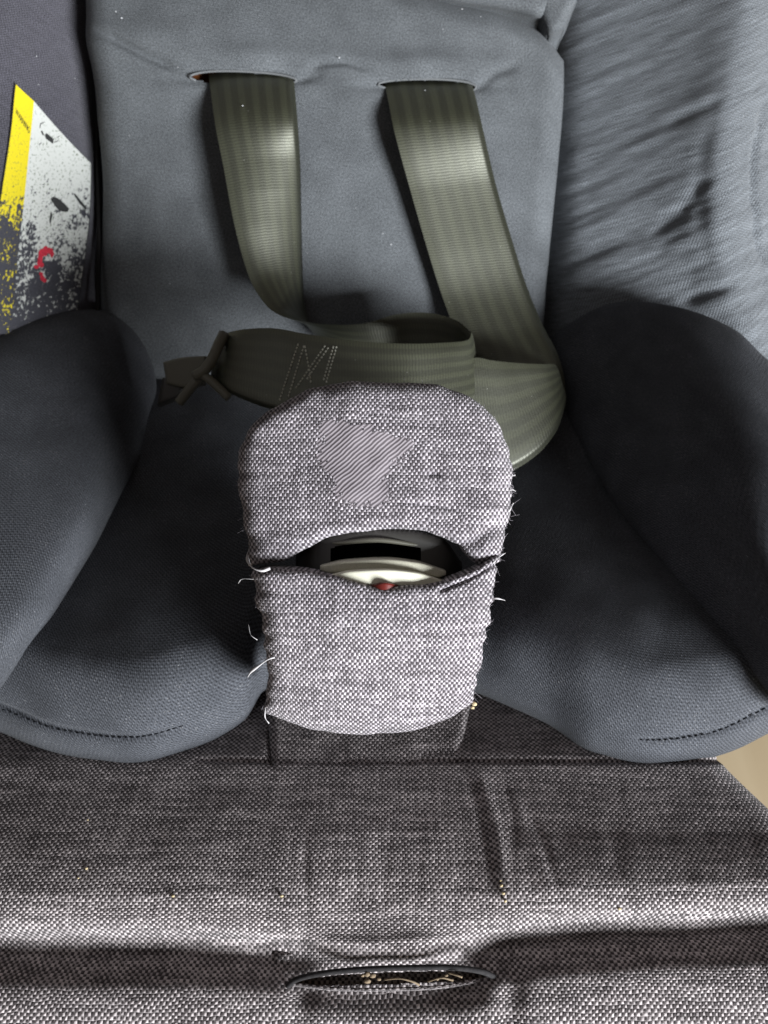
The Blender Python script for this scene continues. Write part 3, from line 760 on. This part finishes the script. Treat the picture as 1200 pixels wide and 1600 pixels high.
# --- buckle
def arcbar(name, pts, hgt, dep, mat, parent, r=0.08, ns=50):
    xs = [p[0] for p in pts]; ys = [p[1] for p in pts]; f = sp(xs, ys); x0, x1 = xs[0], xs[-1]
    hh = sp([0, .08, .5, .92, 1], [hgt*.35, hgt*.8, hgt, hgt*.8, hgt*.35])
    dd = pts[0][2]
    return pad(name, lambda v: x0+0*v, lambda v: x1+0*v, lambda s: f(x0+(x1-x0)*s), lambda s: f(x0+(x1-x0)*s)+hh(s),
        lambda U, V, S, T: dd+0.25*(2*S-1)**2, mat, parent, roll=(r, r, r, r), sk=(dep, dep, dep, dep), ns=ns, nt=14, clus=0.8)[0]
body, _ = pad('buckle_body', lambda v: 462+0*v, lambda v: 722+0*v, sp([0, .12, .5, .88, 1], [868, 838, 824, 840, 880]), lambda s: 950+0*s,
    lambda U, V, S, T: 21.05+0.5*np.abs(2*S-1)**3+0*V, M_BLACK, BK, roll=(.5, .5, .25, 0), sk=(1.5, 1.5, 1.5, 0), ns=90, nt=60,
    hole=lambda u, v: (u > 517) & (u < 658) & (v > 848+8*((u-588)/70)**2) & (v < 880))
pad('slot_well', lambda v: 500+0*v, lambda v: 680+0*v, lambda s: 840+0*s, lambda s: 890+0*s, lambda U, V, S, T: 22.3+0*U, M_DARK, body, sk=(.2, .2, .2, .2), ns=8, nt=8)
arcbar('slot_rim', [(514, 847, 20.9), (588, 840, 20.9), (662, 850, 20.9)], 8, 0.8, M_OLIVEPL, body)
arcbar('latch_plate', [(500, 884, 20.3), (540, 876, 20.3), (600, 873, 20.3), (650, 878, 20.3), (697, 892, 20.3)], 19, 0.9, M_LATCH, BK)
arcbar('release_button', [(512, 899, 20.0), (550, 891, 20.0), (600, 889, 20.0), (650, 894, 20.0), (692, 907, 20.0)], 26, 0.9, M_LATCH2, BK)
arcbar('red_mark', [(578, 914, 19.8), (600, 910, 19.8), (624, 914, 19.8)], 18, 0.3, M_RED, BK, 0.05, 24)

# --- harness straps
webL, _ = ribbon('shoulder_webbing', [
 ((325, 109, 33.0), (457, 107, 33.0)), ((326, 119, 32.15), (459, 117, 32.15)), ((330, 150, 31.5), (461, 143, 31.55)), ((337, 200, 31.0), (465, 190, 31.2)), ((349, 260, 31.0), (469, 250, 31.8)),
 ((366, 350, 31.3), (471, 340, 32.5)), ((388, 430, 31.8), (473, 420, 32.8)), ((410, 470, 31.5), (477, 480, 32.9)), ((432, 490, 31.3), (490, 520, 32.8)),
 ((470, 502, 30.9), (515, 550, 32.4)), ((520, 507, 30.6), (550, 575, 32.1)), ((570, 505, 30.6), (590, 588, 31.8)), ((620, 491, 30.7), (640, 590, 31.4)),
 ((670, 489, 30.5), (690, 592, 31.0)), ((712, 500, 29.9), (728, 600, 30.3)), ((737, 520, 29.0), (748, 615, 29.1))], M_WEB, HS_L, 260, 14, bow=0.30)
webL2, LW = ribbon('lap_webbing', [
 ((737, 519, 29.0), (748, 614, 29.1)), ((731, 531, 28.4), (738, 624, 28.4)), ((700, 535, 27.9), (705, 634, 27.5)), ((640, 537, 27.4), (645, 645, 27.2)), ((560, 533, 27.6), (565, 650, 27.4)),
 ((480, 522, 27.9), (475, 650, 27.7)), ((430, 513, 28.1), (425, 640, 27.9)), ((385, 514, 28.5), (375, 622, 28.3)), ((358, 519, 29.0), (345, 606, 28.8)), ((340, 526, 29.7), (330, 598, 29.5))], M_WEB, HS_L, 160, 14)
u_, v_, d_ = PIX(LW)
def lw_at(u, v):
    i = np.argmin((u_-u)**2+(v_-v)**2); return d_.flat[i]-0.09
segs = []
for a, b in (((466, 537), (436, 628)), ((475, 540), (450, 622)), ((476, 540), (484, 582)), ((508, 540), (461, 608)), ((513, 543), (478, 594)), ((521, 541), (505, 596)), ((526, 541), (509, 600)), ((484, 582), (486, 600))):
    n = int(math.hypot(b[0]-a[0], b[1]-a[1])/5.5)
    for i in range(n):
        t0, t1 = i/n, (i+.62)/n
        p = [a[0]+(b[0]-a[0])*t0, a[1]+(b[1]-a[1])*t0]; q = [a[0]+(b[0]-a[0])*t1, a[1]+(b[1]-a[1])*t1]
        segs.append(((*p, lw_at(*p)), (*q, lw_at(*q))))
dashes(segs, 0.032, 'zigzag_stitching', M_STITCH, webL2, 'stuff')
# plastic tongue at the end of the lap webbing
def bars(name, chains, mat, parent):
    V, F = [], []
    for pts, r, sq in chains:
        a = np.array(pts, float); L = smooth_line(P(a[:, 0], a[:, 1], a[:, 2]), 16)
        v, f = tube_vf(L, r*0.01, 10); o = sum(map(len, V)); V.append(v); F += [[k+o for k in g] for g in f]
    return mesh_obj(name, np.concatenate(V), F, mat, parent)
tg = bars('tongue', [([(350, 522, 28.9), (342, 538, 28.7), (331, 562, 28.6), (318, 580, 28.6), (304, 588, 28.7)], 0.21, 0),
             ([(310, 580, 28.7), (334, 599, 28.6), (358, 622, 28.6)], 0.17, 0), ([(316, 586, 28.8), (298, 606, 28.9), (280, 629, 29.1)], 0.19, 0)], M_OLIVEPL, HS_L)
pad('tongue_plate', sp([550, 610], [252, 262]), sp([550, 610], [322, 318]), sp([0, .5, 1], [566, 558, 556]), sp([0, .5, 1], [600, 606, 600]), lambda U, V, S, T: 29.4-0.6*S, M_OLIVEPL, tg, roll=(.12, .1, .12, .12), sk=(.35, .35, .35, .35), ns=24, nt=20)
pad('tongue_plate', sp([580, 640], [256, 244]), sp([580, 640], [300, 270]), lambda s: 590+0*s, lambda s: 634-14*s, lambda U, V, S, T: 30.6-0.5*S, M_BLACK, tg, roll=(.2, .2, .2, .2), sk=(.5, .5, .5, .5), ns=24, nt=20)

webR, _ = ribbon('shoulder_webbing', [
 ((600, 121, 33.0), (741, 121, 33.0)), ((601, 131, 32.05), (738, 131, 32.05)), ((607, 160, 31.45), (744, 155, 31.5)), ((616, 205, 31.0), (753, 195, 31.2)), ((642, 300, 31.65), (774, 285, 32.0)),
 ((668, 390, 32.2), (801, 378, 32.5)), ((690, 460, 32.6), (824, 450, 32.8)), ((712, 518, 32.6), (848, 508, 32.7)), ((735, 560, 32.7), (872, 555, 32.2)),
 ((752, 600, 32.9), (883, 600, 31.9)), ((770, 640, 33), (884, 640, 32))], M_WEB, HS_R, 180, 14)
ribbon('lap_webbing', [
 ((868, 575, 31.6), (884, 625, 31.8)), ((866, 569, 30.4), (884, 628, 30.7)), ((848, 569, 29.5), (878, 652, 29.8)), ((822, 568, 29.1), (868, 676, 29.3)), ((795, 566, 28.9), (842, 708, 28.9)), ((768, 563, 28.7), (800, 736, 28.7)),
 ((742, 559, 28.6), (760, 745, 28.5)), ((712, 570, 28.5), (720, 730, 28.4))], M_WEB, HS_R, 140, 14)
pad('tongue', lambda v: 727+0*v, lambda v: 752+0*v, lambda s: 571+0*s, lambda s: 595+0*s, lambda U, V, S, T: 29.0+0*U, M_WHITEBIT, HS_R, roll=(.15, .1, .15, .15), sk=(.5, .5, .5, .5), ns=16, nt=16)

# --- warning label sewn to the left wing
yl = sp([120, 132, 200, 300, 400, 530], [27, 25, 18, 3, -12, -28]); yr = sp([130, 158, 250, 330, 400, 500, 530], [55, 53, 44, 36, 28, 19, 16])
wrt = sp([150, 255, 330, 380, 460, 530], [142, 142, 140, 135, 124, 116])
def label_grid(name, L, R, T, B, mat, parent, lift_cm, ns=30, nt=80):
    S, Tt = np.meshgrid(np.linspace(0, 1, ns), np.linspace(0, 1, nt))
    V = T(S)+(B(S)-T(S))*Tt; U = L(V)+(R(V)-L(V))*S
    X = P(U, V, wl(U)-lift_cm)
    uv = np.stack([S*(R(V)-L(V))/110.0, (V-130)/380.0], -1)
    return grid_obj(name, X, mat, parent, uv=uv)
label = label_grid('warning_label', lambda v: yl(v)-1.5, lambda v: wrt(v)+1, lambda s: 129+126*s+0*s, lambda s: 520+0*s, M_INK, SEAT, 0.12)
label['label'] = 'worn yellow and white warning label'
label_grid('yellow_band', yl, yr, lambda s: 132+26*s, lambda s: 522+0*s, M_YEL, label, 0.145)
label_grid('white_panel', yr, wrt, lambda s: 158+97*s, lambda s: 515-12*s, M_WHT, label, 0.145)
def lp(pts): return [(a, b, float(wl(a))) for a, b in pts]
facing_quadset('pictogram', [lp([(70, 211), (73, 208), (84, 217), (83, 225), (79, 222), (72, 217)]), lp([(64, 205), (66, 204), (69, 211), (67, 212)]),
    lp([(79, 311), (84, 307), (91, 310), (101, 318), (108, 326), (106, 331), (99, 331), (92, 329), (86, 322)]),
    lp([(80, 330), (82, 336), (80, 345), (79, 351), (77, 346), (78, 338)]),
    lp([(115, 303), (117, 302), (127, 314), (136, 325), (134, 328), (124, 318)]),
    lp([(62, 200), (63, 193), (70, 190), (70, 191), (64, 194), (63, 200)]), lp([(89, 215), (93, 212), (93, 213), (89, 216)]), lp([(84, 222), (92, 219), (92, 220), (85, 223)]), lp([(61, 226), (65, 222), (65, 223), (62, 227)])],
    M_INK, label, 0.165)
redp = []
for (a, b), w, h in (((78, 392), 5, 6), ((72, 390), 5, 5), ((65, 396), 5, 7), ((63, 404), 4, 7), ((62, 411), 4, 5), ((57, 417), 4, 3), ((65, 414), 4, 4), ((66, 434), 4, 5), ((64, 428), 3, 3), ((69, 438), 4, 3), ((81, 397), 3, 5), ((71, 396), 4, 4)):
    redp.append(lp([(a+w*math.cos(t)*(0.75+.5*random.random()), b+h*math.sin(t)*(0.75+.5*random.random())) for t in np.arange(8)*math.pi/4]))
ra = facing_quadset('red_symbol', redp, M_REDINK, label, 0.17)
ra['kind'] = 'stuff'
# lettering on the yellow band
tcv = bpy.data.curves.new('lettering', 'FONT'); tcv.body = 'WARNING'; tcv.size = 0.0038; tcv.extrude = 0.0
to = bpy.data.objects.new('lettering_tmp', tcv); COL.objects.link(to)
bpy.context.view_layer.update()
me = bpy.data.meshes.new_from_object(to.evaluated_get(bpy.context.evaluated_depsgraph_get()))
co = np.array([v.co[:] for v in me.vertices]); fc = [list(p.vertices) for p in me.polygons]
bpy.data.objects.remove(to); bpy.data.meshes.remove(me)
w = co[:, 0].max(); hh_ = co[:, 1].max()
tx = co[:, 0]/w; ty = co[:, 1]/hh_
uu = 24+22*tx+1.0*ty; vv = 177+32*tx-9*ty
mesh_obj('lettering', P(uu, vv, wl(uu)-0.165), fc, M_INK, label, smooth=False)

# ------------------------------------------------------------------ lint and crumbs
li = []
for u, v in ((611, 382), (598, 365), (181, 18), (190, 28), (278, 105), (57, 88), (60, 132), (692, 46), (722, 14), (751, 26), (202, 212), (265, 443), (670, 330), (556, 325), (379, 165), (664, 141), (480, 395), (530, 90)):
    d = float(sp([-80, 0, 120, 300, 500, 640], [31.3, 31.3, 31.7, 32.5, 33.5, 34.6])(v))-0.1
    if u < 140: d = float(wl(u))-0.1
    if u in (379, 664): d = 31.0
    li.append((u, v, d-0.05, random.uniform(.018, .04)))
o = lumps('lint_specks', li, M_LINT); o['kind'] = 'stuff'; o['label'] = 'tiny white lint specks scattered over the back pad'; o['category'] = 'lint'
Uc, Vc, Dc = PIX(CX)
cr = []
for u, v, r in ((135, 1357, .05), (137, 1281, .03), (270, 1400, .05), (440, 1400, .05), (968, 1420, .055), (783, 1384, .05), (786, 1396, .05), (790, 1408, .05), (782, 1376, .03), (122, 1372, .03), (741, 1100, .09), (738, 1106, .06)):
    i = np.argmin((Uc-u)**2+(Vc-v)**2); d = Dc.flat[i]
    if v < 1120: d = 22.2
    cr.append((u, v, d-0.03, r))
o = lumps('crumbs', cr, M_CRUMB); o['kind'] = 'stuff'; o['label'] = 'small tan crumbs caught on the woven front cover'; o['category'] = 'crumbs'
